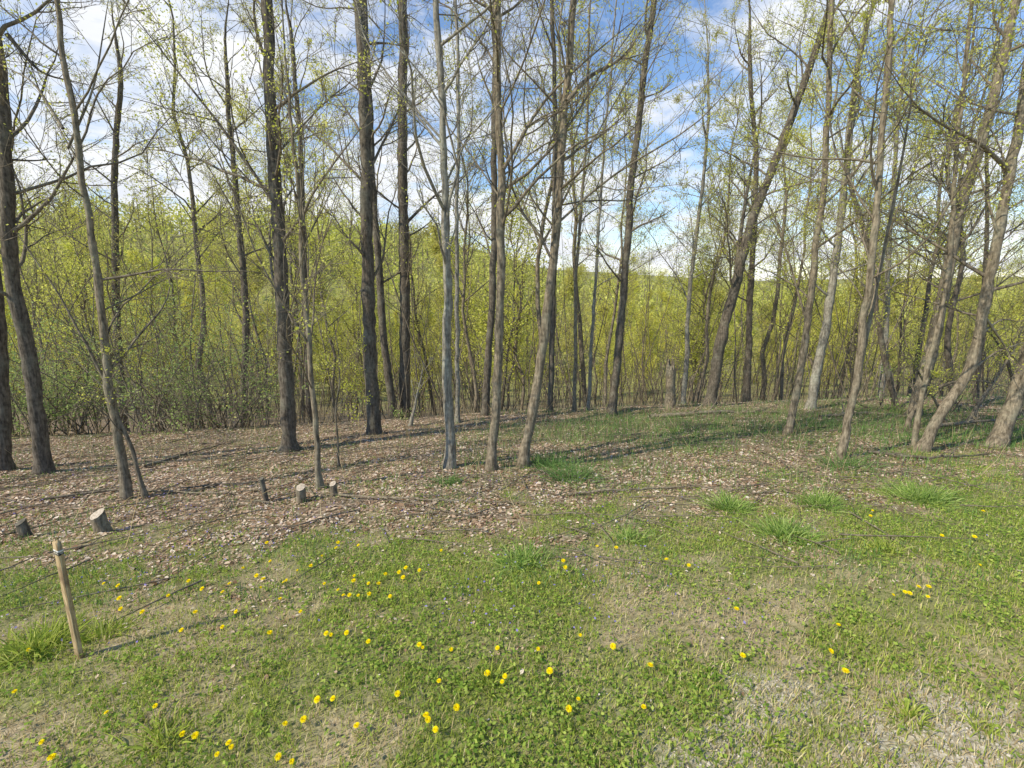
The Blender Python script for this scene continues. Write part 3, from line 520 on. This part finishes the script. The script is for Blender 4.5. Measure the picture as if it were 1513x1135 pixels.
# ---------------------------------------------------------------- dandelions
g=Geo()
for n,rr,el in ((20,.0175,.12),(18,.014,.45),(13,.010,.85),(8,.005,1.2)):
    a=np.arange(n)*2*math.pi/n+rng.uniform(0,.3,n); d=np.stack([np.cos(a)*math.cos(el),np.sin(a)*math.cos(el),np.full(n,math.sin(el))],-1); s=np.stack([-np.sin(a),np.cos(a),0*a],-1)
    V=np.stack([d*0-s*.0008,d*0+s*.0008,d*rr+s*.0022,d*rr*1.06,d*rr-s*.0022],1); i=(np.arange(n)*5)[:,None]; g.addm(V,[i+np.array([[0,1,2,4]]),i+np.array([[4,2,3]])])
HEAD=g.mesh('dandelion_head',YEL)
g=Geo(); tubes(g,np.array([[[0,0,-.085],[.002,0,-.03],[0,0,0]]]),np.array([[.0016,.0016,.002]]),6)
a=np.arange(8)*.785; V=np.stack([np.stack([0*a,0*a,0*a-.006],-1),np.stack([np.cos(a)*.006,np.sin(a)*.006,0*a-.001],-1),np.stack([np.cos(a+.5)*.006,np.sin(a+.5)*.006,0*a-.001],-1)],1); g.add(V,np.arange(24).reshape(8,3))
STEM=g.mesh('dandelion_stem',STEMG)
DP="270,933 400,937 160,1057 25,1026 65,1102 272,1090 291,1092 323,1120 340,1103 344,1110 413,1125 423,1075 450,1068 528,1078 588,1030 630,1062 633,1069 644,1083 675,1050 720,998 746,1003 742,1012 812,995 795,962 854,1037 649,1010 960,986 857,941 1096,972 1087,901 1226,965 1247,995 1237,925 1318,880 1335,876 1342,878 1355,868 1370,868 1369,883 1446,835 1451,753 1438,792 882,806 910,808 832,828 835,838 796,862 596,853 577,882 545,950 508,880 524,850 523,858 517,880 546,878 560,862 530,880 350,905 180,900 212,905 178,884 176,865 232,1048 483,938 490,940 513,937 470,1038 493,1037 620,955 625,960 667,962 735,960 420,860 424,857 415,885 390,855 386,868 500,800 497,808 530,804 395,800 950,1050 905,958 1017,835 984,826 1285,760 1288,752 1390,790 80,1125 45,962 590,845 600,838 330,928 460,835 433,1132 840,1052 652,812 340,862 300,870 440,842 480,862 500,872 380,850 620,842 360,838 250,880 545,862 570,848 476,820 445,905 290,905 155,862 330,875 400,828 280,858"
for s in DP.split():
    px,py=map(int,s.split(',')); b,_=ground(px,py+10); r=link('dandelion',None,loc=b+[0,0,.043]); tag(r,'yellow dandelion flower in the grass of the lawn','flower','yellow dandelions dotted over the lawn')
    k=rng.uniform(.48,.8); r.scale=(k,k,k); r.rotation_euler=(rng.uniform(0,.6),rng.uniform(-.3,.3),0); link('flower_head',HEAD,r); link('stem',STEM,r)
# ---------------------------------------------------------------- camera, sun, sky
cam=bpy.data.cameras.new('camera'); co=bpy.data.objects.new('camera',cam); COL.objects.link(co); co.location=(0,0,CAMZ+float(0)); co.rotation_euler=(math.pi/2-TH,0,0)
cam.sensor_width=36; cam.lens=36*F/1513; cam.clip_end=5000; cam.clip_start=.05; SC.camera=co
EL=math.radians(42); ts=Vector((-1,-.6,0)).normalized()*math.cos(EL)+Vector((0,0,math.sin(EL)))
sl=bpy.data.lights.new('sun','SUN'); sl.energy=5; sl.angle=math.radians(.5); sl.color=(1,.91,.74); so=bpy.data.objects.new('sun',sl); COL.objects.link(so); so.rotation_euler=ts.to_track_quat('Z','Y').to_euler()
W=bpy.data.worlds.new('World'); SC.world=W; W.use_nodes=True; nt=W.node_tree; nt.nodes.clear()
sky=N(nt,'ShaderNodeTexSky',sky_type='NISHITA'); sky.sun_disc=False; sky.sun_elevation=EL; sky.sun_rotation=math.atan2(ts.x,ts.y); sky.air_density=1.2; sky.dust_density=.1; sky.ozone_density=4.0
tc=N(nt,'ShaderNodeTexCoord'); sx=N(nt,'ShaderNodeSeparateXYZ'); nt.links.new(tc.outputs['Generated'],sx.inputs[0])
def M(op,a,b=None):
    n=N(nt,'ShaderNodeMath',operation=op)
    for i,v in enumerate((a,b)):
        if v is None: continue
        if isinstance(v,(int,float)): n.inputs[i].default_value=v
        else: nt.links.new(v,n.inputs[i])
    return n.outputs[0]
dz=M('ADD',M('MAXIMUM',sx.outputs[2],0.),.22); cb=N(nt,'ShaderNodeCombineXYZ'); nt.links.new(M('DIVIDE',sx.outputs[0],dz),cb.inputs[0]); nt.links.new(M('MULTIPLY',M('DIVIDE',sx.outputs[1],dz),1.2),cb.inputs[1])
n1=noise(nt,2.0,10,cb.outputs[0],.62,.3)
v=M('ADD',M('MULTIPLY',M('SUBTRACT',n1,.5),1.7),M('MULTIPLY',sx.outputs[0],-.15)); v=M('ADD',v,M('MULTIPLY',M('SUBTRACT',.36,sx.outputs[2]),.55)); v=M('ADD',v,M('MULTIPLY',M('MINIMUM',M('SUBTRACT',sx.outputs[1],.45),.0),.55)); v=M('ADD',v,.5)
cf=ramp(nt,v,[(.40,(0,0,0)),(.54,(.55,.55,.55)),(.68,(1,1,1))])
cc=ramp(nt,noise(nt,2.2,6,cb.outputs[0]),[(.3,(5.6,5.9,6.5)),(.6,(7.0,7.1,7.2))])
skc=mix(nt,1.,sky.outputs[0],(1.15,1.17,1.25),'MULTIPLY')
c=mix(nt,cf,skc,cc); bg=N(nt,'ShaderNodeBackground'); bg.inputs[1].default_value=.15; nt.links.new(c,bg.inputs[0]); o=N(nt,'ShaderNodeOutputWorld'); nt.links.new(bg.outputs[0],o.inputs[0])
SC.view_settings.view_transform='Standard'; SC.view_settings.look='None'; SC.view_settings.exposure=0
